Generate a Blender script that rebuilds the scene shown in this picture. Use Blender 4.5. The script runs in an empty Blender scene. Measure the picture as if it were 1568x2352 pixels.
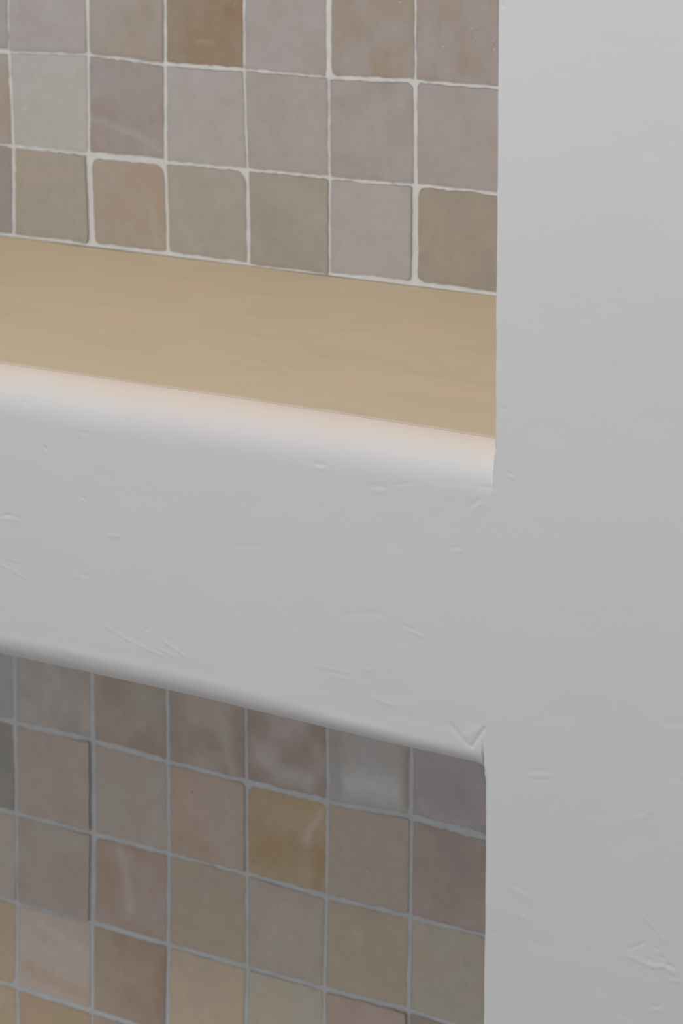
import bpy, math
import numpy as np
from mathutils import Matrix

C = bpy.context.scene.collection
scene = bpy.context.scene
rng = np.random.default_rng(7)

# ------------------------------------------------------------------ camera geometry
# working axes: X along the wall (right), Y down from the lens, Z into the wall.
F, YAW, PITCH, ROLL = 6458.5, .5616, .0998, .0044     # focal length in pixels of a 1568x2352 frame
CY = -1103.2                                          # vertical shift of the lens, pixels
ZB = 1.1862                                           # lens to tile face
ZF = 0.922                                            # lens to plaster face
H = 1.40                                              # lens height above the floor
T = 0.0508                                            # tile pitch

def rot(yaw, pitch, roll):
    cy, sy, cp, sp, cr, sr = math.cos(yaw), math.sin(yaw), math.cos(pitch), math.sin(pitch), math.cos(roll), math.sin(roll)
    Ry = np.array([[cy, 0, sy], [0, 1, 0], [-sy, 0, cy]])
    Rx = np.array([[1, 0, 0], [0, cp, -sp], [0, sp, cp]])
    Rz = np.array([[cr, -sr, 0], [sr, cr, 0], [0, 0, 1]])
    return Rz @ Rx @ Ry
M = rot(YAW, PITCH, ROLL)

def spot(x, y, z):
    """where a sight line meets the plane at depth z (X, Y down)"""
    d = M.T @ np.array([(x - 784) / F, (y - 1176 - CY) / F, 1.0])
    return d[0] * z / d[2], d[1] * z / d[2]

def to_blender(P):
    return np.stack([P[:, 0], P[:, 2] - ZB, H - P[:, 1]], 1)

# ------------------------------------------------------------------ noise
def lattice(seed):
    return np.random.default_rng(seed).random((64, 64)) * 2 - 1
_lat = [lattice(s) for s in range(12)]
def noise(x, y, scale, seed=0, octaves=1):
    """smooth value noise in -1..1, feature size `scale`"""
    out = 0; amp = 1; tot = 0
    x = np.asarray(x, float) / scale + 17.3 * seed; y = np.asarray(y, float) / scale + 9.7 * seed
    for o in range(octaves):
        L = _lat[(seed + o) % 12]
        xi = np.floor(x).astype(int); yi = np.floor(y).astype(int)
        fx = x - xi; fy = y - yi
        fx = fx * fx * fx * (fx * (fx * 6 - 15) + 10); fy = fy * fy * fy * (fy * (fy * 6 - 15) + 10)
        a = L[xi % 64, yi % 64]; b = L[(xi + 1) % 64, yi % 64]; c = L[xi % 64, (yi + 1) % 64]; d = L[(xi + 1) % 64, (yi + 1) % 64]
        out = out + amp * ((a * (1 - fx) + b * fx) * (1 - fy) + (c * (1 - fx) + d * fx) * fy)
        tot += amp; amp *= .5; x = x * 2.03 + 5.1; y = y * 2.03 + 3.7
    return out / tot

# ------------------------------------------------------------------ object helpers
def mesh_object(name, verts, faces, mat, parent=None, smooth=True, colors=None):
    me = bpy.data.meshes.new(name)
    faces = np.asarray(faces, dtype=np.int32)
    n = len(faces)
    k = faces.shape[1]
    me.vertices.add(len(verts)); me.vertices.foreach_set('co', np.asarray(verts, np.float32).ravel())
    me.loops.add(n * k); me.loops.foreach_set('vertex_index', faces.ravel())
    me.polygons.add(n); me.polygons.foreach_set('loop_start', np.arange(0, n * k, k, dtype=np.int32))
    me.polygons.foreach_set('use_smooth', np.full(n, smooth))
    if colors is not None:
        at = me.color_attributes.new('glaze', 'FLOAT_COLOR', 'POINT')
        at.data.foreach_set('color', np.asarray(colors, np.float32).ravel())
    me.update(calc_edges=True); me.validate()
    me.materials.append(mat)
    o = bpy.data.objects.new(name, me); C.objects.link(o)
    if parent: o.parent = parent
    return o

def thing(name, label, cat, loc):
    o = bpy.data.objects.new(name, None); C.objects.link(o); o.location = loc
    o.empty_display_size = .02
    o['label'] = label; o['category'] = cat
    return o

def grid_faces(nx, ny, base=0, flip=False):
    i, j = np.meshgrid(np.arange(nx - 1), np.arange(ny - 1), indexing='ij')
    a = (i * ny + j).ravel() + base
    q = np.stack([a, a + ny, a + ny + 1, a + 1], 1)
    return q[:, ::-1] if flip else q

# ------------------------------------------------------------------ materials
def srgb(c):
    c = np.asarray(c, float) / 255
    return np.where(c <= .04045, c / 12.92, ((c + .055) / 1.055) ** 2.4)

def new_mat(name):
    m = bpy.data.materials.new(name); m.use_nodes = True
    nt = m.node_tree; b = nt.nodes['Principled BSDF']
    return m, nt, b

def N(nt, t, **kw):
    n = nt.nodes.new(t)
    for k, v in kw.items():
        if k.startswith('i_'): n.inputs[k[2:].replace('_', ' ')].default_value = v
        else: setattr(n, k, v)
    return n

def ramp(nt, fac, stops):
    r = nt.nodes.new('ShaderNodeValToRGB')
    e = r.color_ramp.elements
    while len(e) < len(stops): e.new(.5)
    for el, (p, c) in zip(e, stops):
        el.position = p; el.color = (*c, 1) if len(c) == 3 else c
    nt.links.new(fac, r.inputs[0]); return r

def coords(nt, scale=(1, 1, 1)):
    tc = nt.nodes.new('ShaderNodeTexCoord'); mp = nt.nodes.new('ShaderNodeMapping')
    mp.inputs['Scale'].default_value = scale
    nt.links.new(tc.outputs['Object'], mp.inputs[0]); return mp.outputs[0]

RIM = (.755, .675, .60)       # tan tint at the shelf's rounded edge, fading into the white
PL = (.775, .775, .778)      # white plaster
def plaster_material(name, edge_tan=False):
    m, nt, b = new_mat(name)
    v = coords(nt)
    big = N(nt, 'ShaderNodeTexNoise', i_Scale=9.0, i_Detail=3.0, i_Roughness=.55)
    nt.links.new(v, big.inputs['Vector'])
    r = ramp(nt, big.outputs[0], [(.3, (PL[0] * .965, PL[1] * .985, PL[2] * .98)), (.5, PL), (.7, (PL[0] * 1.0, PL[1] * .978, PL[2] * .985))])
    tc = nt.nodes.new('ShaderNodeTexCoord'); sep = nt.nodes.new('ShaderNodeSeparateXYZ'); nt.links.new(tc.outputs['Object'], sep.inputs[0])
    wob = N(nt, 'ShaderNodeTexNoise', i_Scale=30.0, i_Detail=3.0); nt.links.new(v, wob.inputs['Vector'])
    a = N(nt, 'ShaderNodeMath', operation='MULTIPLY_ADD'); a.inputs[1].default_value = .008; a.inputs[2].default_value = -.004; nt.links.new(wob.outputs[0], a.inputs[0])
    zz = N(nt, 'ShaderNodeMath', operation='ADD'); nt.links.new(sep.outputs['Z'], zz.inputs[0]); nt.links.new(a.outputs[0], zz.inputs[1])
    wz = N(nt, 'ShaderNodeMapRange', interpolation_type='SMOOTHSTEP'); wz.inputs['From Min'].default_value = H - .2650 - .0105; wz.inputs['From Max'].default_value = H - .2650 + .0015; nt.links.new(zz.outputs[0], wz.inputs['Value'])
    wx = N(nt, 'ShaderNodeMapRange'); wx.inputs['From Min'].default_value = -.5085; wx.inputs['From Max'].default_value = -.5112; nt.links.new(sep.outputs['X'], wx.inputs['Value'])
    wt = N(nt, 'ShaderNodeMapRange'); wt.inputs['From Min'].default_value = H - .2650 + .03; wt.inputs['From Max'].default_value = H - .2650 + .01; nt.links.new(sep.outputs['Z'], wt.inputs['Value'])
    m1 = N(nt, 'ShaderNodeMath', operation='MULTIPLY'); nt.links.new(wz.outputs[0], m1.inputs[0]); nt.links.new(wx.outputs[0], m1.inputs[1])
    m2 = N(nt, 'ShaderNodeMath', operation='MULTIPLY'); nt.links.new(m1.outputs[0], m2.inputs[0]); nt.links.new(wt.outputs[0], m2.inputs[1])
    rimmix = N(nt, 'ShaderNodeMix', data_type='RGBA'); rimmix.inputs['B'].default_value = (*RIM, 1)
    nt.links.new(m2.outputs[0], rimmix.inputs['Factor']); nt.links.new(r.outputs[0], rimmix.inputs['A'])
    nt.links.new(rimmix.outputs['Result'], b.inputs['Base Color'])
    b.inputs['Roughness'].default_value = .62
    b.inputs['Specular IOR Level'].default_value = .25
    # trowel drag (stretched along the wall) and fine grain
    vs = coords(nt, (1, 1, 3.2))
    drag = N(nt, 'ShaderNodeTexNoise', i_Scale=70.0, i_Detail=5.0, i_Roughness=.6, i_Distortion=.5); nt.links.new(vs, drag.inputs['Vector'])
    pit = N(nt, 'ShaderNodeTexVoronoi', i_Scale=120.0); nt.links.new(v, pit.inputs['Vector'])
    pr = ramp(nt, pit.outputs['Distance'], [(.0, (0, 0, 0)), (.09, (1, 1, 1))])
    mask = N(nt, 'ShaderNodeTexNoise', i_Scale=26.0, i_Detail=2.0); nt.links.new(v, mask.inputs['Vector'])
    mr = ramp(nt, mask.outputs[0], [(.56, (1, 1, 1)), (.64, (0, 0, 0))])
    mx = N(nt, 'ShaderNodeMath', operation='MAXIMUM'); nt.links.new(pr.outputs[0], mx.inputs[0]); nt.links.new(mr.outputs[0], mx.inputs[1])
    b1 = N(nt, 'ShaderNodeBump', i_Strength=.05, i_Distance=.0004); nt.links.new(drag.outputs[0], b1.inputs['Height'])
    b2 = N(nt, 'ShaderNodeBump', i_Strength=.5, i_Distance=.00012); nt.links.new(mx.outputs[0], b2.inputs['Height'])
    nt.links.new(b1.outputs[0], b2.inputs['Normal']); nt.links.new(b2.outputs[0], b.inputs['Normal'])
    return m
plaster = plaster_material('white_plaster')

TAN = (.63, .545, .40)
def shelf_material():
    m, nt, b = new_mat('tan_plaster')
    tc = nt.nodes.new('ShaderNodeTexCoord')
    sep = nt.nodes.new('ShaderNodeSeparateXYZ'); nt.links.new(tc.outputs['Object'], sep.inputs[0])
    v = coords(nt, (1, 2.6, 1))
    n1 = N(nt, 'ShaderNodeTexNoise', i_Scale=16.0, i_Detail=4.0, i_Roughness=.6, i_Distortion=.6); nt.links.new(v, n1.inputs['Vector'])
    r = ramp(nt, n1.outputs[0], [(.32, (TAN[0] * .97, TAN[1] * .95, TAN[2] * .93)), (.5, TAN), (.68, (TAN[0] * 1.05, TAN[1] * 1.0, TAN[2] * .97))])
    # the tan runs out in an uneven line along the rounded edge
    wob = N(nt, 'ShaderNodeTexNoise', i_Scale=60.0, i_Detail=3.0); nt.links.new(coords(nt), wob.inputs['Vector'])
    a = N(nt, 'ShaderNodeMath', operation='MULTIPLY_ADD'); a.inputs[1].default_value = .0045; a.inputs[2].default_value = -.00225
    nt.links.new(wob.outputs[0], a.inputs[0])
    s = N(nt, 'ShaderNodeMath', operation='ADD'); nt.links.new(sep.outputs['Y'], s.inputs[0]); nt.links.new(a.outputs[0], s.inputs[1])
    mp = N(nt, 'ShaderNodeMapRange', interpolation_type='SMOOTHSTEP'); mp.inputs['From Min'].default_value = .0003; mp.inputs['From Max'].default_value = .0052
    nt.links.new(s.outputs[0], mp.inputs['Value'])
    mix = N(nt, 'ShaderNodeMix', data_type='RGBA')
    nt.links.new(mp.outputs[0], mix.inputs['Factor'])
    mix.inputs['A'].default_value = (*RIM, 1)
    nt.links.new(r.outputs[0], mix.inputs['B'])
    nt.links.new(mix.outputs['Result'], b.inputs['Base Color'])
    b.inputs['Roughness'].default_value = .6
    b.inputs['Specular IOR Level'].default_value = .2
    v2 = coords(nt, (1, 3.5, 1))
    drag = N(nt, 'ShaderNodeTexNoise', i_Scale=60.0, i_Detail=4.0, i_Distortion=.6); nt.links.new(v2, drag.inputs['Vector'])
    b1 = N(nt, 'ShaderNodeBump', i_Strength=.3, i_Distance=.0004); nt.links.new(drag.outputs[0], b1.inputs['Height'])
    nt.links.new(b1.outputs[0], b.inputs['Normal'])
    return m
tan_plaster = shelf_material()

def glaze_material():
    m, nt, b = new_mat('zellige_glaze')
    at = N(nt, 'ShaderNodeAttribute', attribute_name='glaze')
    n1 = N(nt, 'ShaderNodeTexNoise', i_Scale=160.0, i_Detail=4.0, i_Roughness=.65); nt.links.new(coords(nt), n1.inputs['Vector'])
    r = ramp(nt, n1.outputs[0], [(.3, (.93, .93, .93)), (.5, (1, 1, 1)), (.72, (1.06, 1.05, 1.04))])
    mu = N(nt, 'ShaderNodeMix', data_type='RGBA', blend_type='MULTIPLY'); mu.inputs['Factor'].default_value = .8
    nt.links.new(at.outputs['Color'], mu.inputs['A']); nt.links.new(r.outputs[0], mu.inputs['B'])
    nt.links.new(mu.outputs['Result'], b.inputs['Base Color'])
    b.inputs['Roughness'].default_value = .30
    b.inputs['Specular IOR Level'].default_value = .38
    n2 = N(nt, 'ShaderNodeTexNoise', i_Scale=95.0, i_Detail=2.0); nt.links.new(coords(nt), n2.inputs['Vector'])
    bm = N(nt, 'ShaderNodeBump', i_Strength=.35, i_Distance=.0004); nt.links.new(n2.outputs[0], bm.inputs['Height'])
    nt.links.new(bm.outputs[0], b.inputs['Normal'])
    return m
glaze = glaze_material()

def grout_material():
    m, nt, b = new_mat('pale_grout')
    n1 = N(nt, 'ShaderNodeTexNoise', i_Scale=90.0, i_Detail=3.0); nt.links.new(coords(nt), n1.inputs['Vector'])
    r = ramp(nt, n1.outputs[0], [(.35, (.675, .70, .705)), (.65, (.75, .768, .772))])
    nt.links.new(r.outputs[0], b.inputs['Base Color'])
    b.inputs['Roughness'].default_value = .75
    b.inputs['Specular IOR Level'].default_value = .2
    bm = N(nt, 'ShaderNodeBump', i_Strength=.3, i_Distance=.0003); nt.links.new(n1.outputs[0], bm.inputs['Height'])
    nt.links.new(bm.outputs[0], b.inputs['Normal'])
    return m
grout_mat = grout_material()

def plain(name, col, rough=.6):
    m, nt, b = new_mat(name)
    n1 = N(nt, 'ShaderNodeTexNoise', i_Scale=3.0, i_Detail=4.0); nt.links.new(coords(nt), n1.inputs['Vector'])
    r = ramp(nt, n1.outputs[0], [(.3, tuple(c * .94 for c in col)), (.7, col)])
    nt.links.new(r.outputs[0], b.inputs['Base Color']); b.inputs['Roughness'].default_value = rough
    return m

# ------------------------------------------------------------------ the plaster wall
UX, UB, UT = -.5112, .2650, -.35      # upper opening: right edge, bottom (shelf level), top
LX, LT, LB = -.5140, .3925, .86       # lower opening: right edge, top (beam underside), bottom
XL = -1.75                            # left end of both openings
R_SHELF, R_BEAM, R_SIDE_U, R_SIDE_L = .0140, .0125, .0028, .0034

def warp(P):
    """hand-finished plaster: nothing is quite straight"""
    X, Y, Z = P[:, 0].copy(), P[:, 1].copy(), P[:, 2].copy()
    near = np.exp(-((Z - ZF) / .02) ** 2)
    dx = .0006 * noise(Y, X, .09, 3, 2) + .00018 * noise(Y, X, .012, 4, 2)
    dy = .0007 * noise(X, Y, .10, 5, 2) + .00015 * noise(X, Y, .015, 6, 2)
    # rounded corner of the lower opening
    g = np.exp(-(((X - LX) / .0034) ** 2 + ((Y - LT) / .0034) ** 2))
    X = X + dx - .0007 * g
    Y = Y + dy * (0.35 + .65 * near) + .0013 * g
    return np.stack([X, Y, Z], 1)

def axis(fine, coarse_lo, coarse_hi, step, extra):
    v = list(np.arange(fine[0], fine[1], step))
    a = fine[0]; s = step * 2
    while a > coarse_lo: a -= s; s *= 1.35; v.append(max(a, coarse_lo))
    a = fine[1]; s = step * 2
    while a < coarse_hi: v.append(min(a, coarse_hi)); a += s; s *= 1.35
    v.append(coarse_lo); v.append(coarse_hi)
    v = np.unique(np.array(v)); ex = np.unique(np.round(np.array(extra), 7))
    keep = np.array([np.min(np.abs(ex - t)) > step * .25 for t in v])
    v = np.unique(np.concatenate([v[keep], ex]))
    return v
ph = np.linspace(0, math.pi / 2, 15)
fil = lambda r, sgn, at: [at + sgn * r * (1 - math.cos(p)) for p in ph]
step = .00055
xs = axis((-.800, -.385), -2.4, 1.3, step,
          fil(R_SIDE_U, 1, UX) + fil(R_SIDE_L, 1, LX) + [XL, UX, LX] + list(np.linspace(-1.7, -.82, 60)))
ys = axis((.060, .520), H - 2.7, H, step,
          fil(R_SHELF, 1, UB) + fil(R_BEAM, -1, LT) + [UT, UB, LT, LB])
X, Y = np.meshgrid(xs, ys, indexing='ij')

def fillet(d, r, soft=0):
    if np.ndim(r) == 0: r = np.full(np.shape(d), r)
    d = np.clip(d, 0, None)
    t = np.clip(1 - d / r, 0, 1)
    round_ = r * (1 - np.sqrt(np.clip(1 - t * t, 0, 1)))
    t2 = np.clip(1 - np.clip(d, 0, None) / (r * 1.55), 0, 1)
    slack = r * (1 - np.clip(1 - t2 ** 2.5, 0, 1) ** .6)
    return np.where(r > R_SHELF * .6, np.where(r > R_BEAM + .0005, slack, round_ * (1 - soft) + slack * soft), round_)
def opening_round(X, Y, ox, y0, y1, r_side, r_y0, r_y1):
    dx = np.where(X > ox, X - ox, np.where(X < XL, XL - X, 0))
    up = Y < y0 + 1e-6; dn = Y > y1 - 1e-6
    dy = np.where(up, y0 - Y, np.where(dn, Y - y1, 0))
    rv = np.where(up, r_y0, r_y1)
    w = np.clip(dx / .0008, 0, 1)
    r = np.where(up | dn, rv * (1 - w) + r_side * w, r_side)
    r = np.where((up | dn) & (X < ox + 1e-6), rv, r)
    s_ = np.clip((X + .66) / .12, 0, 1) * .75
    r = np.where(up & (y0 == LT) & (X < ox), r * (1 - .5 * s_), r)
    return fillet(np.hypot(dx, dy), r)
off = np.maximum(opening_round(X, Y, UX, UT, UB, R_SIDE_U, .006, R_SHELF),
                 opening_round(X, Y, LX, LT, LB, R_SIDE_L, R_BEAM, .008))
# gentle unevenness of the face, slacker than the rims
und = (.00030 - .00014 * np.clip((X - UX) / .02, 0, 1)) * noise(X, Y * 1.3, .075, 1, 3) + .00006 * noise(X, Y * 1.4, .016, 2, 2)
und = und + .00022 * noise(X * .5, Y * 2.5, .02, 8, 2) * np.exp(-((Y - (LT - .012)) / .012) ** 2) * (X < LX)

def stroke(x0, y0, x1, y1, w, depth):
    """a trowel mark: w in mm across, depth in mm (positive = groove)"""
    global und
    a = np.array(spot(x0, y0, ZF)); b = np.array(spot(x1, y1, ZF))
    d = b - a; L = max(np.hypot(*d), 1e-6); d = d / L
    u = (X - a[0]) * d[0] + (Y - a[1]) * d[1]; v = -(X - a[0]) * d[1] + (Y - a[1]) * d[0]
    e = np.where(u < 0, -u, np.where(u > L, u - L, 0)); ww = w * .001
    und = und + depth * .001 * np.exp(-(v / ww) ** 2 - (e / (ww * 1.3)) ** 2)
marks = [
    (725, 1068, 745, 1071, .8, .22), (730, 1078, 742, 1076, .9, -.16), (848, 1118, 878, 1120, 1.1, .12), (862, 1131, 880, 1130, 1.0, -.12),
    (908, 1115, 948, 1110, .5, .13), (1102, 1118, 1133, 1122, .9, .16), (1078, 1165, 1098, 1150, 1.0, .16), (1092, 1168, 1102, 1160, .9, -.13),
    (1020, 1108, 1065, 1112, 1.4, .08), (52, 923, 62, 932, .7, .22), (60, 933, 66, 935, .6, -.12), (70, 917, 77, 917, .5, .18), (0, 1183, 15, 1179, .5, .20),
    (15, 1179, 42, 1188, .45, .2), (10, 1187, 36, 1190, 1.1, -.12), (0, 1280, 40, 1293, .35, .14), (2, 1294, 55, 1323, .45, -.14), (188, 1317, 202, 1320, .6, .14),
    (172, 1323, 195, 1330, 1.5, -.08), (248, 1229, 275, 1232, .8, -.14), (102, 1026, 106, 1029, .5, .3), (190, 1142, 196, 1144, .5, .2), (190, 994, 200, 995, .7, .15), (293, 969, 299, 970, .6, .18),
    (238, 1436, 290, 1468, .5, -.12), (290, 1468, 375, 1508, .5, -.13), (375, 1470, 395, 1492, .45, -.16), (385, 1478, 422, 1507, .45, -.16), (360, 1488, 398, 1508, .4, -.12), (336, 1446, 340, 1449, .5, .22), (337, 1451, 342, 1452, .5, -.16),
    (280, 1420, 320, 1460, .5, -.07), (926, 1438, 950, 1448, .6, .14), (935, 1447, 968, 1462, .6, -.13), (922, 1474, 928, 1480, .5, .18), (928, 1478, 932, 1486, .5, -.14),
    (792, 1412, 872, 1405, .8, .07), (852, 1411, 880, 1414, .8, .08), (720, 1528, 800, 1545, .7, -.09), (755, 1552, 800, 1560, .7, -.1), (860, 1603, 900, 1620, .6, -.11), (835, 1538, 852, 1540, .7, -.1),
    (545, 1255, 600, 1258, .7, .06), (600, 1305, 640, 1310, 1.2, -.05), (1035, 1260, 1055, 1258, .8, .1), (1035, 1268, 1060, 1267, .9, -.07),
    (1084, 1716, 1112, 1676, .75, .42), (1036, 1668, 1074, 1710, 1.1, .26), (1072, 1690, 1096, 1678, 1.6, -.2), (1118, 1745, 1126, 1762, .7, .08),
    (1165, 1085, 1178, 1092, .6, .13), (1170, 1094, 1180, 1098, .6, -.1), (1220, 1772, 1250, 1773, 1.0, .10), (1218, 1784, 1260, 1785, 1.0, -.06), (1220, 1793, 1258, 1793, .8, .07),
    (1530, 1660, 1568, 1658, 1.2, .10), (1540, 1674, 1568, 1680, 1.4, -.08), (1540, 1787, 1568, 1792, .9, .07), (1465, 1880, 1490, 1864, 1.3, -.11), (1470, 1868, 1482, 1870, .9, .1),
    (1175, 2040, 1212, 2058, .9, -.11), (1190, 2046, 1200, 2062, .9, -.06), (1185, 2098, 1212, 2112, .8, -.1), (1140, 2042, 1148, 2058, .7, .09), (1133, 2140, 1138, 2146, .6, .16),
    (1472, 2092, 1472, 2160, .5, .09), (1478, 2105, 1525, 2160, .7, -.14), (1445, 2182, 1478, 2168, .6, .16), (1448, 2200, 1500, 2222, .9, -.18), (1500, 2222, 1522, 2222, .8, -.18), (1522, 2222, 1548, 2236, .8, -.2),
    (1520, 2200, 1525, 2204, .6, .2), (1536, 2218, 1542, 2222, .6, .25), (1505, 2180, 1510, 2184, .6, .2), (1490, 2205, 1494, 2208, .6, .15), (1500, 2312, 1515, 2314, .7, .14), (1502, 2322, 1520, 2320, .8, -.1), (1425, 2330, 1460, 2345, .9, .08), (1545, 2255, 1562, 2257, .8, -.12),
    (1225, 2165, 1245, 2172, 1.6, .07), (1430, 1000, 1440, 985, 1.0, -.06), (1405, 820, 1425, 800, 1.2, -.07), (1337, 724, 1341, 732, .7, .1), (1150, 938, 1160, 940, .7, .12), (1150, 958, 1160, 962, .8, -.1), (1155, 12, 1158, 16, .6, .2),
    (1118, 1980, 1116, 2080, .8, -.12), (1118, 2100, 1118, 2190, .8, -.14), (1128, 1900, 1128, 1960, .9, .06),
]
for s in marks: stroke(*s)
Zd = ZF + off + und * np.clip(1 - off / .004, .25, 1)
in_u = lambda x, y: (x > XL) & (x < UX) & (y > UT) & (y < UB)
in_l = lambda x, y: (x > XL) & (x < LX) & (y > LT) & (y < LB)
nx, ny = X.shape
cxm = (xs[:-1] + xs[1:]) / 2; cym = (ys[:-1] + ys[1:]) / 2
CXm, CYm = np.meshgrid(cxm, cym, indexing='ij')
solid = ~(in_u(CXm, CYm) | in_l(CXm, CYm))
q = grid_faces(nx, ny)[solid.ravel()]
V = np.stack([X.ravel(), Y.ravel(), Zd.ravel()], 1)
verts = [V]; faces = [q]; base = len(V)
def rim(idx_pairs, path):
    """carry a rim of the opening back into the wall along `path` of (dy, z) steps"""
    global base
    idx = np.array(idx_pairs); prev = idx
    for k, (dyy, z) in enumerate(path):
        P = V[idx].copy(); P[:, 1] += dyy; P[:, 2] = z if z is not None else P[:, 2]
        verts.append(P); cur = np.arange(base, base + len(P)); base += len(P)
        faces.append(np.stack([prev[:-1], prev[1:], cur[1:], cur[:-1]], 1)); prev = cur
ix = lambda v: int(np.argmin(np.abs(xs - v))); iy = lambda v: int(np.argmin(np.abs(ys - v)))
def col(i, j0, j1): return [i * ny + j for j in range(j0, j1 + 1)]
def row(j, i0, i1): return [i * ny + j for i in range(i0, i1 + 1)]
back = [(0, z) for z in (ZF + .03, ZF + .1, ZB + .03)]
rim(col(ix(UX), iy(UT), iy(UB)), back)
rim(col(ix(LX), iy(LT), iy(LB)), back)
rim(col(ix(XL), iy(UT), iy(UB)), back)
rim(col(ix(XL), iy(LT), iy(LB)), back)
rim(row(iy(UT), ix(XL), ix(UX)), back)
rim(row(iy(LT), ix(XL), ix(LX)), back)
rim(row(iy(LB), ix(XL), ix(LX)), back)
rim(row(iy(UB), ix(XL), ix(UX)), [(.012, None), (.012, ZB + .03)])
V = warp(np.concatenate(verts)); Q = np.concatenate(faces)
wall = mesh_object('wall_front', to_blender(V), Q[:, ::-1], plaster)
wall['kind'] = 'structure'

# masonry behind the tiles
def box(name, lo, hi, mat, parent=None):
    (x0, y0, z0), (x1, y1, z1) = lo, hi
    v = [(x, y, z) for x in (x0, x1) for y in (y0, y1) for z in (z0, z1)]
    f = [(0, 1, 3, 2), (4, 6, 7, 5), (0, 4, 5, 1), (2, 3, 7, 6), (0, 2, 6, 4), (1, 5, 7, 3)]
    return mesh_object(name, v, f, mat, parent, smooth=False)
o = box('wall_back', (-2.4, .012, 0), (1.3, .12, 2.7), plain('backing_plaster', (.6, .6, .6))); o['kind'] = 'structure'
o = box('floor', (-2.4, -2.8, -.05), (1.3, .12, 0), plain('pale_stone_floor', (.62, .59, .55))); o['kind'] = 'structure'

# ------------------------------------------------------------------ the shelf
SF, SBK = ZF + R_SHELF, ZB + .004
sx = np.unique(np.concatenate([np.linspace(XL, -.82, 60), np.arange(-.82, UX, .0016), [UX]]))
sz = np.unique(np.concatenate([np.linspace(SF, SF + .012, 16), np.linspace(SF + .012, SBK, 90)]))
SX, SZ = np.meshgrid(sx, sz, indexing='ij')
ramp_in = np.clip((SZ - SF) / .03, 0, 1)
SY = UB + (.00035 * noise(SX, SZ, .05, 7, 2) + .00006 * noise(SX, SZ * 3, .012, 9, 2)) * ramp_in
smarks = [(720, 895, 728, 896, .5, .15), (735, 812, 748, 812, .5, .08), (955, 964, 962, 968, .8, .25), (968, 968, 985, 970, 1.2, -.2), (840, 903, 875, 893, .9, -.12), (105, 790, 235, 788, 2.0, -.12), (800, 847, 815, 848, .8, -.1), (0, 815, 90, 835, 1.5, .06)]
for (x0, y0, x1, y1, w, dep) in smarks:
    def flat(px, py):
        d = M.T @ np.array([(px - 784) / F, (py - 1176 - CY) / F, 1.0]); return np.array([d[0], d[2]]) * UB / d[1]
    a, b = flat(x0, y0), flat(x1, y1); d = b - a; L = np.hypot(*d); d = d / L
    u = (SX - a[0]) * d[0] + (SZ - a[1]) * d[1]; v = -(SX - a[0]) * d[1] + (SZ - a[1]) * d[0]
    e = np.where(u < 0, -u, np.where(u > L, u - L, 0)); ww = w * .0015
    SY = SY + dep * .001 * np.exp(-(v / ww) ** 2 - (e / ww) ** 2)
top = np.stack([SX.ravel(), SY.ravel(), SZ.ravel()], 1)
n1, n2 = SX.shape
bot = top.copy(); bot[:, 1] = UB + .0118
P = warp(np.concatenate([top, bot]))
nb = len(top)
fs = [grid_faces(n1, n2), grid_faces(n1, n2, nb, True)]
def skirt(idx):
    idx = np.array(idx); return np.stack([idx[:-1], idx[1:], idx[1:] + nb, idx[:-1] + nb], 1)
fs += [skirt([i * n2 for i in range(n1)]), skirt([i * n2 + n2 - 1 for i in range(n1)]), skirt(range(n2)), skirt([(n1 - 1) * n2 + j for j in range(n2)])]
P[:, 0] = np.minimum(P[:, 0], UX + .0015)
shelf_pts = to_blender(P)
front_y = SF - ZB
org = np.array([-1.0, front_y, H - UB])
shelf = mesh_object('niche_shelf', shelf_pts - org, np.concatenate(fs), tan_plaster)
shelf.location = org
shelf['label'] = 'smooth tan plaster shelf surface between the upper tiles and the white rounded plaster beam'
shelf['category'] = 'shelf'

# ------------------------------------------------------------------ the tiles
# joint crossings as read along the two tiled fields (column, row) -> frame coordinates
A = [[(21, 119), (203, 125), (380, 147), (561, 161), (755, 178), (954, 186)],
     [(31, 336), (204, 355), (380, 373), (568, 390), (757, 408), (954, 425)],
     [(32.5, 547), (212, 564), (387, 585), (571, 611), (757, 634), (952, 651)]]
B = [[(35, 1660), (213, 1701), (386, 1750), (566, 1796), (753, 1842), (945, 1877)],
     [(38, 1869), (215, 1915), (388, 1961), (567, 2008), (750, 2059), (942, 2106)],
     [(40, 2074), (212, 2120), (386.5, 2170), (568, 2222), (744, 2271), (937.5, 2321)],
     [(39, 2267), (212, 2323), None, None, None, None]]
X0, YU, YLo = -.9562, .1634, .5391

def node_table(meas, y0, rows, cols, seed):
    """crossings of the joints in metres, measured where the photo shows them, regular elsewhere"""
    r = np.random.default_rng(seed); t = {}
    for i in rows:
        for c in cols:
            m = meas[i][c] if (0 <= i < len(meas) and 0 <= c < 6) else None
            if m is not None: t[i, c] = spot(m[0], m[1], ZB)
            else: t[i, c] = (X0 + c * T + r.normal(0, .0005), y0 + i * T + r.normal(0, .0005))
    # the crossings just above the visible ones keep their column's line
    for c in cols:
        if 0 <= c < 6 and (-1, c) in t:
            t[-1, c] = (t[0, c][0] - .0004, t[0, c][1] - T)
    return t

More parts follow.
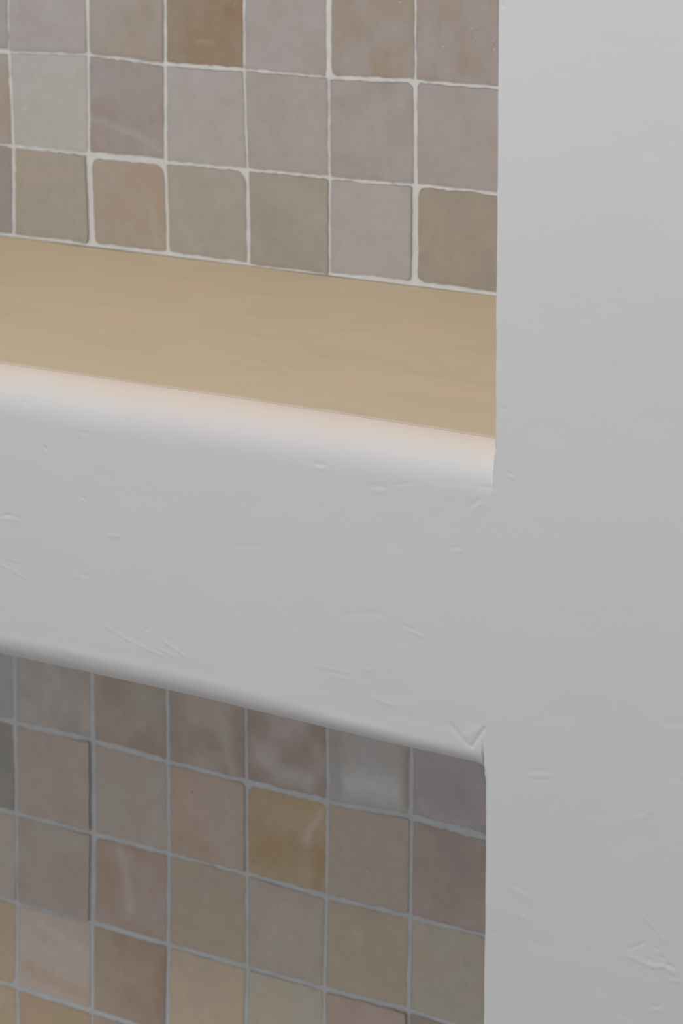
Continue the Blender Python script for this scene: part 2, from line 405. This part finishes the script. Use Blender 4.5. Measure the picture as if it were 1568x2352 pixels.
# colours of the visible tiles as they appear: (main, second, share, direction)
# rows from top to bottom, columns from the one left of the first joint
UP = {
 (0, 0): ((150,142,136),(146,136,128)), (0, 1): ((155,147,142),(150,141,136)), (0, 2): ((148,137,126),(146,131,116)), (0, 3): ((137,121,104),(134,112,86)),
 (0, 4): ((155,146,142),(151,140,131)), (0, 5): ((148,138,130),(144,127,110)), (0, 6): ((148,138,133),(145,130,116)),
 (1, 0): ((150,142,133),(150,133,117)), (1, 1): ((163,157,151),(161,157,147)), (1, 2): ((146,136,131),(142,128,117)), (1, 3): ((157,149,144),(154,147,139)),
 (1, 4): ((154,145,139),(151,142,133)), (1, 5): ((153,143,138),(145,133,126)), (1, 6): ((153,144,139),(150,140,131)),
 (2, 0): ((143,133,127),(140,129,120)), (2, 1): ((150,141,128),(152,141,126)), (2, 2): ((152,140,126),(153,132,116)), (2, 3): ((153,144,133),(149,142,130)),
 (2, 4): ((148,139,128),(143,133,121)), (2, 5): ((160,151,146),(156,147,142)), (2, 6): ((143,132,120),(147,136,120)),
}
LO = {
 (0, 0): ((115,115,118),(112,111,111)), (0, 1): ((121,116,114),(110,104,99)), (0, 2): ((117,110,103),(107,97,90)), (0, 3): ((119,111,105),(106,96,92)),
 (0, 4): ((107,97,92),(124,118,116)), (0, 5): ((116,114,113),(119,118,119)), (0, 6): ((111,105,108),(118,113,115)),
 (1, 0): ((106,101,96),(98,97,94)), (1, 1): ((121,112,107),(118,108,104)), (1, 2): ((120,114,109),(118,109,106)), (1, 3): ((121,108,97),(124,112,106)),
 (1, 4): ((124,110,91),(118,101,80)), (1, 5): ((119,112,104),(122,110,101)), (1, 6): ((112,103,100),(120,108,104)),
 (2, 0): ((123,117,112),(124,117,111)), (2, 1): ((119,113,108),(116,106,103)), (2, 2): ((119,108,105),(116,98,83)), (2, 3): ((121,112,101),(119,107,100)),
 (2, 4): ((119,111,106),(123,118,112)), (2, 5): ((124,115,104),(121,112,99)), (2, 6): ((122,118,110),(123,115,104)),
 (3, 0): ((126,113,97),(124,112,94)), (3, 1): ((129,121,118),(127,117,112)), (3, 2): ((116,104,94),(110,94,82)), (3, 3): ((129,117,103),(124,114,102)),
 (3, 4): ((123,119,111),(124,117,106)), (3, 5): ((122,110,104),(118,106,98)), (3, 6): ((108,98,93),(112,102,95)),
 (4, 0): ((128,114,98),(124,110,92)), (4, 1): ((122,107,89),(126,108,92)), (4, 2): ((120,111,105),(116,102,92)), (4, 3): ((122,112,100),(120,110,98)),
}
# how much of the light reaches each field, used to turn what is seen into the glaze's own colour
ILL_U = np.array([.700, .652, .605])
ILL_L = np.array([.278, .281, .298])

# joint widths in mm: the joint on the LEFT of tile (row, col) and the one ABOVE it
WV_U = {(0,1):1.2,(0,2):2.6,(0,3):2.0,(0,4):1.2,(0,5):3.0,(0,6):1.2,(1,1):1.8,(1,2):1.6,(1,3):2.1,(1,4):1.5,(1,5):1.5,(1,6):2.2,(2,1):2.2,(2,2):3.9,(2,3):2.0,(2,4):2.2,(2,5):1.3,(2,6):3.6}
WH_U = {(1,0):2.2,(1,1):1.3,(1,2):1.8,(1,3):1.8,(1,4):.9,(1,5):1.7,(1,6):1.2,(2,0):1.2,(2,1):1.4,(2,2):3.2,(2,3):1.5,(2,4):1.2,(2,5):1.6,(2,6):1.1,(3,0):2.2,(3,1):1.9,(3,2):1.5,(3,3):1.7,(3,4):.9,(3,5):1.8,(3,6):1.8}
WV_L = {(0,1):2.8,(0,2):3.2,(0,3):2.4,(0,4):2.0,(0,5):2.3,(0,6):2.5,(1,1):2.8,(1,2):3.8,(1,3):2.6,(1,4):2.2,(1,5):1.7,(1,6):2.4,(2,1):2.2,(2,2):4.0,(2,3):2.6,(2,4):2.2,(2,5):2.3,(2,6):2.6,(3,1):2.4,(3,2):2.8,(3,3):2.8,(3,4):2.4,(3,5):2.3,(3,6):2.0}
WH_L = {(1,0):2.2,(1,1):2.4,(1,2):2.2,(1,3):2.0,(1,4):2.6,(1,5):1.9,(1,6):2.8,(2,0):2.0,(2,1):2.0,(2,2):2.2,(2,3):1.4,(2,4):2.2,(2,5):1.9,(2,6):1.5,(3,0):2.0,(3,1):.9,(3,2):2.4,(3,3):2.2,(3,4):1.7,(3,5):2.2,(3,6):2.0,(4,0):1.8,(4,1):2.6,(4,2):2.4}
# corner radii in mm where a corner is knocked off: (row, col): {corner: r}; corners 0 top-left 1 top-right 2 bottom-right 3 bottom-left
CR_U = {(2,2):{0:5,1:6,2:3,3:3},(2,3):{1:6},(2,6):{0:4.5,3:3},(1,5):{1:4},(1,6):{0:2.5},(1,1):{2:2.5},(0,5):{3:3.5},(2,5):{2:2},(2,1):{2:2}}
CR_L = {(1,4):{0:4,1:3},(0,5):{2:3.5},(1,3):{1:2.5},(2,2):{0:3},(3,0):{2:5},(1,5):{1:2},(3,5):{0:2}}

G = 28
def build_field(name, label, meas, y0, rows, cols, table, wv, wh, cr, ill, ylim, specks, streaks, seed, loc):
    """rows/cols are tile indices; tile (i, c) lies between joints c-1..c and rows i-1..i"""
    nodes = node_table(meas, y0, range(min(rows) - 1, max(rows) + 1), range(min(cols) - 1, max(cols) + 1), seed)
    r = np.random.default_rng(seed + 50)
    Vs, Fs, Cs = [], [], []; base = 0
    extra = .2 if y0 == YU else .6
    edge_up = {(2, 1): .9, (2, 5): 1.0, (2, 4): .5} if y0 == YU else {(1, 1): 1.4, (2, 1): .9, (3, 5): 1.1, (1, 5): .3, (1, 3): .5, (3, 2): .4}
    keys = list(table.values()); xr = UX if y0 == YU else LX
    s = np.linspace(-1, 1, G)
    s = np.sign(s) * (1 - (1 - np.abs(s)) ** 1.35)          # rows crowd towards the rim
    U_, W_ = np.meshgrid(s, s, indexing='ij')
    for i in rows:
        for c in cols:
            tl, tr = np.array(nodes[i - 1, c - 1]), np.array(nodes[i - 1, c])
            bl, br = np.array(nodes[i, c - 1]), np.array(nodes[i, c])
            gl = wv.get((i, c), 2.0 + r.normal(0, .3)) * .0005; gr = wv.get((i, c + 1), 2.0) * .0005
            gt = (wh.get((i, c), 1.8) + extra) * .0005; gb = (wh.get((i + 1, c), 1.8) + extra) * .0005
            if i == max(rows) and y0 == YU: gb = wh.get((i + 1, c), 1.8) * .0010
            tl, tr, bl, br = [np.array((min(max(p_[0], XL + .0005), xr - .0005), p_[1])) for p_ in (tl, tr, bl, br)]
            if tr[0] - tl[0] < .004: continue
            tl = tl + (gl, gt); tr = tr + (-gr, gt); bl = bl + (gl, -gb); br = br + (-gr, -gb)
            if max(bl[1], br[1]) < ylim[0] or min(tl[1], tr[1]) > ylim[1]: continue
            u = (U_ + 1) / 2; w = (W_ + 1) / 2
            Px = (tl[0] * (1 - u) + tr[0] * u) * (1 - w) + (bl[0] * (1 - u) + br[0] * u) * w
            Py = (tl[1] * (1 - u) + tr[1] * u) * (1 - w) + (bl[1] * (1 - u) + br[1] * u) * w
            # knocked-off corners: pull the rim towards the middle
            half = T / 2
            rad = {k: .35 + r.random() * .6 for k in range(4)}; rad.update(cr.get((i, c), {}))
            for k, (su, sw) in enumerate(((-1, -1), (1, -1), (1, 1), (-1, 1))):
                rr = rad[k] * .001 / half
                a = np.clip((U_ * su - (1 - rr)) / rr, 0, 1); b = np.clip((W_ * sw - (1 - rr)) / rr, 0, 1)
                m_ = np.maximum(a, b); h_ = np.hypot(a, b); k_ = np.where(h_ > 1e-6, m_ / np.maximum(h_, 1e-6), 1)
                Px = Px - su * (a - a * k_) * rr * half; Py = Py - sw * (b - b * k_) * rr * half
            edge = np.maximum(np.abs(U_), np.abs(W_))
            off1, off2 = r.random(2) * 5
            Px = Px + .00028 * noise(Py + off1, Px, .009, 1, 2) * np.clip(np.abs(U_) * 3 - 2, 0, 1) + .00022 * noise(Py + off1, Px, .0022, 5) * (np.abs(U_) > .97)
            Py = Py + .00028 * noise(Px + off2, Py, .009, 2, 2) * np.clip(np.abs(W_) * 3 - 2, 0, 1) + .00040 * noise(Px + off2, Py, .0026, 6) * (np.abs(W_) > .97)
            # the face: tipped a little, gently rippled, falling off at the arris
            tilt = r.normal(0, .006, 2)
            proud = r.normal(0, .00022)
            Pz = ZB + proud + tilt[0] * U_ * half * .9 + tilt[1] * W_ * half * .9 + .00028 * noise(Px + off1, Py + off2, .022, 3, 2)
            Pz = np.clip(Pz, ZB - .0007, ZB - .0001)
            Pz = Pz - edge_up.get((i, c), 0) * .001 * np.clip(U_, 0, 1) ** 2
            dist = np.minimum(1 - np.abs(U_), 1 - np.abs(W_)) * half
            t = np.clip(1 - dist / .0007, 0, 1); Pz = Pz + .00014 * t * t
            # colour
            main, second = table.get((i, c), keys[int(r.integers(len(keys)))])
            k1 = noise(Px + off1, Py + off2 + i, .018, 4, 3) * 1.3 + .35 * noise(Px + off2, Py * .5, .006, 8, 2)
            sh = (np.clip(.38 + k1 * .9, 0, 1) * .85)[..., None]
            colr = srgb(main) * (1 - sh) + srgb(second) * sh
            colr = colr * (1 + .035 * noise(Px + off2, Py + off1, .006, 7, 3))[..., None]
            # edge shading painted into the glaze colour: a little darker at the arris
            ed = np.clip(1 - dist / .0022, 0, 1)[..., None]
            for (ti, tc_, x0, y0_, x1, y1_, w_, c2, st) in streaks:
                if (ti, tc_) != (i, c): continue
                a = np.array(spot(x0, y0_, ZB)); b = np.array(spot(x1, y1_, ZB)); d = b - a; L = max(np.hypot(*d), 1e-6); d = d / L
                uu = (Px - a[0]) * d[0] + (Py - a[1]) * d[1]; vv = -(Px - a[0]) * d[1] + (Py - a[1]) * d[0]
                vv = vv + .0012 * noise(Px, Py, .008, 9)
                e = np.where(uu < 0, -uu, np.where(uu > L, uu - L, 0)); ww = w_ * .001
                k = (st * np.exp(-(vv / ww) ** 2 - (e / ww) ** 2))[..., None]
                colr = colr * (1 - k) + srgb(c2) * k
            if y0 != YU: g_ = colr.mean(2, keepdims=True); colr = g_ + (colr - g_) * .88
            alb = colr / ill * (1 - .05 * ed)
            rgba = np.concatenate([np.clip(alb, .01, .9), np.ones(alb.shape[:2] + (1,))], 2).reshape(-1, 4)
            face = np.stack([Px.ravel(), Py.ravel(), Pz.ravel()], 1)
            Vs.append(face); Cs.append(rgba); Fs.append(grid_faces(G, G, base))
            ring = [k_ * G for k_ in range(G)] + [(G - 1) * G + k_ for k_ in range(1, G)] + [k_ * G + G - 1 for k_ in range(G - 2, -1, -1)] + [k_ for k_ in range(G - 2, 0, -1)]
            ring = np.array(ring); side = face[ring].copy(); side[:, 2] = ZB + .0085
            Vs.append(side); Cs.append(rgba[ring] * np.array([.8, .74, .66, 1])); nbase = base + G * G; m = len(ring)
            j = np.arange(m); Fs.append(np.stack([ring[j] + base, ring[(j + 1) % m] + base, nbase + (j + 1) % m, nbase + j], 1))
            base = nbase + m
    P = to_blender(np.concatenate(Vs)) - np.array(loc)
    root = thing(name, label, 'tiles', loc)
    mesh_object('tiles', P, np.concatenate(Fs)[:, ::-1], glaze, root, colors=np.concatenate(Cs))
    # grout bed
    gx = np.unique(np.concatenate([np.linspace(XL, -1.0, 60), np.arange(-1.0, xr - .0002, .0016), [xr - .0002]])); gy = np.arange(ylim[0], ylim[1] + .0001, .0016)
    GX, GY = np.meshgrid(gx, gy, indexing='ij')
    GZ = ZB + .00012 + .00008 * noise(GX, GY, .02, 2, 2) + .00012 * noise(GX, GY, .004, 6)
    if y0 == YU: GZ = GZ - .0004 * np.exp(-((GY - ylim[1]) / .0012) ** 2)
    P = np.stack([GX.ravel(), GY.ravel(), GZ.ravel()], 1); n_ = len(P)
    P2 = P.copy(); P2[:, 2] = ZB + .0085
    allp = to_blender(np.concatenate([P, P2])) - np.array(loc)
    a_, b_ = GX.shape
    ff = np.concatenate([grid_faces(a_, b_)[:, ::-1], grid_faces(a_, b_, n_)])
    mesh_object('grout', allp, ff, grout_mat, root)
    # glaze pips and chips, each its own small drop
    for (px, py, rx, ry, hh, colr) in specks:
        cx_, cy_ = spot(px, py, ZB); nseg, nr = 14, 5
        pv = [(cx_, cy_, ZB - .0003 - hh * .001)]; pf = []
        for k in range(1, nr + 1):
            f_ = k / nr; zz = ZB - .0003 - hh * .001 * (1 - f_ * f_) + (.0009 if k == nr else 0)
            pv += [(cx_ + rx * .0005 * f_ * math.cos(t) * (1 + .22 * math.sin(3 * t + px)), cy_ + ry * .0005 * f_ * math.sin(t), zz) for t in np.linspace(0, 2 * math.pi, nseg, endpoint=False)]
        for j in range(nseg):
            pf.append((0, 1 + (j + 1) % nseg, 1 + j))
            for k in range(nr - 1):
                a1 = 1 + k * nseg; b1 = a1 + nseg
                pf.append((a1 + j, a1 + (j + 1) % nseg, b1 + (j + 1) % nseg, b1 + j))
        me = bpy.data.meshes.new('glaze_pip')
        me.from_pydata([tuple(p) for p in to_blender(np.array(pv)) - np.array(loc)], [], pf); me.update()
        at = me.color_attributes.new('glaze', 'FLOAT_COLOR', 'POINT')
        at.data.foreach_set('color', np.tile(np.append(np.clip(srgb(colr) / ill, 0, .85), 1), (len(pv), 1)).astype(np.float32).ravel())
        for p in me.polygons: p.use_smooth = True
        me.materials.append(pip)
        ob = bpy.data.objects.new('glaze_pip', me); C.objects.link(ob); ob.parent = root
    return root

pip, pnt, pbs = new_mat('glaze_pip')
pat = N(pnt, 'ShaderNodeAttribute', attribute_name='glaze'); pnt.links.new(pat.outputs['Color'], pbs.inputs['Base Color'])
pbs.inputs['Roughness'].default_value = .13; pbs.inputs['Specular IOR Level'].default_value = .6

cream, pale, brown = (186, 178, 166), (172, 166, 158), (118, 102, 84)
sp_u = [(39, 24, .9, 1.1, .12, cream), (50, 101, .8, .8, .1, pale), (57, 250, 1.3, .9, .12, (205, 198, 184)), (120, 454, 1.1, .9, .08, (172, 160, 142)), (278, 76, .8, .7, .1, pale),
        (323, 244, .8, .7, .1, pale), (213, 58, .9, .7, .1, pale), (349, 277, .8, .7, .03, brown), (790, 280, .8, .7, .1, cream), (918, 5, 1.2, .7, .1, cream), (1019, 107, .8, 1.3, .12, (200, 190, 178)),
        (882, 374, .5, .5, .08, cream), (630, 137, .6, .5, .08, pale), (207, 292, 1.0, 1.1, .12, (190, 188, 182)), (540, 12, 1.2, 2.6, .25, (150, 138, 124)),
        (1084, 69, 1.8, 2.8, .16, (150, 140, 134)), (1094, 64, 1.6, 3.2, .16, (150, 140, 134)), (1093, 88, 1.8, 2.8, .16, (150, 140, 134)), (1134, 96, 2.0, 3.0, .18, (150, 140, 134)), (1136, 114, 1.0, 1.3, .15, (186, 174, 158))]
st_u = [(1, 2, 210, 268, 300, 305, 1.6, (158, 150, 144), .55), (1, 2, 300, 305, 375, 348, 1.6, (158, 150, 144), .55), (2, 2, 345, 450, 362, 560, 2.2, (158, 148, 132), .6), (1, 1, 60, 335, 190, 335, 2.4, (165, 164, 148), .6),
        (0, 3, 520, 20, 556, 40, 3.0, (128, 104, 76), .6), (0, 3, 455, 98, 495, 100, 1.2, (148, 134, 118), .5), (2, 4, 640, 440, 730, 470, 8, (155, 146, 136), .5), (2, 6, 970, 450, 1010, 520, 8, (150, 138, 122), .4)]
sp_l = [(442, 1820, 1.1, 1.3, .03, (88, 72, 56)), (584, 1979, .9, 1.0, .03, (90, 74, 58)), (541, 2293, .8, .8, .03, (92, 78, 66)), (845, 2002, 1.8, 2.1, .35, (134, 130, 124)), (66, 1873, 1.4, 1.2, .2, (136, 136, 132)),
        (873, 1783, .9, 2.2, .2, (138, 136, 132)), (650, 1748, 1.2, 1.0, .03, (100, 84, 72))]
st_l = [(0, 4, 640, 1775, 705, 1790, 6, (126, 122, 122), .75), (0, 5, 800, 1800, 900, 1810, 8, (132, 133, 136), .8), (0, 5, 770, 1700, 775, 1810, 4, (104, 103, 104), .6), (0, 5, 936, 1730, 936, 1850, 2.6, (106, 98, 90), .8),
        (0, 3, 505, 1640, 535, 1790, 3.0, (120, 116, 111), .7), (0, 3, 545, 1640, 560, 1790, 4.0, (102, 92, 89), .7), (1, 4, 605, 1960, 625, 1940, 6, (116, 98, 74), .7), (1, 4, 700, 1930, 740, 1860, 2.4, (132, 122, 114), .8), (1, 4, 735, 1960, 725, 2040, 3.5, (112, 92, 70), .7), (1, 4, 660, 1830, 740, 1850, 5, (124, 108, 80), .6),
        (2, 2, 275, 1950, 300, 2090, 2.6, (127, 121, 115), .75), (2, 2, 235, 1950, 250, 2090, 4, (116, 100, 86), .6), (1, 2, 352, 1870, 345, 1950, 3, (124, 116, 113), .6), (2, 1, 100, 1960, 85, 2040, 4, (120, 116, 108), .7), (3, 1, 60, 2220, 200, 2290, 6, (126, 106, 88), .6), (3, 2, 372, 2200, 370, 2340, 3.5, (106, 90, 80), .7),
        (3, 1, 90, 2120, 200, 2190, 3, (134, 127, 123), .6), (1, 3, 520, 1820, 525, 1980, 9, (124, 114, 108), .6), (1, 3, 420, 1930, 470, 1950, 4, (108, 94, 82), .4), (1, 0, 8, 1690, 8, 1760, 8, (96, 96, 94), .8), (0, 2, 230, 1690, 370, 1735, 5, (110, 98, 90), .6), (0, 2, 330, 1600, 375, 1620, 5, (112, 110, 106), .6),
        (1, 6, 1000, 1900, 1060, 2000, 6, (106, 96, 95), .6), (1, 6, 985, 1930, 985, 1960, 3, (122, 106, 102), .6), (2, 5, 820, 2140, 825, 2150, 2.5, (130, 127, 104), .7), (2, 5, 770, 2080, 900, 2100, 4, (114, 108, 99), .5)]

build_field('tiled_panel', 'upper field of square glazed beige tiles in pale grout, behind the tan shelf', A, YU,
            range(-9, 3), range(-15, 10), UP, WV_U, WH_U, CR_U, ILL_U, (UT + .002, UB + .0008), sp_u, st_u, 3, (-1.0, 0, H - UB))
build_field('tiled_panel', 'lower field of square taupe and ochre glazed tiles, shaded beneath the white plaster beam', B, YLo,
            range(-3, 7), range(-15, 10), LO, WV_L, WH_L, CR_L, ILL_L, (LT - .012, LB - .002), sp_l, st_l, 4, (-1.0, 0, H - LB))

# ------------------------------------------------------------------ light
w = bpy.data.worlds.new('room_light'); scene.world = w; w.use_nodes = True
bg = w.node_tree.nodes['Background']; bg.inputs[0].default_value = (1, .988, .985, 1); bg.inputs[1].default_value = .30

def area(name, loc, target, size, power, color, shape='RECTANGLE', size_y=None):
    L = bpy.data.lights.new(name, 'AREA'); L.shape = shape; L.size = size; L.size_y = size_y or size
    L.energy = power; L.color = color
    o = bpy.data.objects.new(name, L); C.objects.link(o); o.location = loc
    import mathutils
    d = mathutils.Vector(target) - mathutils.Vector(loc); o.rotation_euler = d.to_track_quat('-Z', 'Y').to_euler()
    return o
area('ceiling_softlight', (-.62, -1.12, 2.15), (-.65, -.2, 1.1), .7, 8.9, (1, .985, .968), size_y=.5)
area('window_light', (-3.2, -2.6, 1.3), (-.6, 0, 1.1), .18, 5, (.56, .69, 1.0), size_y=.3)
area('niche_lamp', (-.85, -.235, H - UT - .012), (-.85, -.22, 1.0), 1.2, .75, (1, .70, .46), size_y=.02)

# ------------------------------------------------------------------ camera
cam = bpy.data.cameras.new('camera'); co = bpy.data.objects.new('camera', cam); C.objects.link(co)
right, down, fwd = M[0], M[1], M[2]
tb = lambda a: np.array([a[0], a[2], -a[1]])
r_, u_, b_ = tb(right), -tb(down), -tb(fwd)
co.matrix_world = Matrix(((r_[0], u_[0], b_[0], 0), (r_[1], u_[1], b_[1], -ZB), (r_[2], u_[2], b_[2], H), (0, 0, 0, 1)))
cam.sensor_fit = 'VERTICAL'; cam.sensor_height = 36; cam.sensor_width = 24
cam.lens = F / 2352 * 36
cam.shift_y = CY / 2352
cam.clip_start = .05
cam.dof.use_dof = True; cam.dof.focus_distance = 1.10; cam.dof.aperture_fstop = 24
scene.camera = co

scene.view_settings.view_transform = 'Standard'; scene.view_settings.look = 'None'
scene.view_settings.gamma = 1; scene.view_settings.use_curve_mapping = False
scene.view_settings.exposure = 0
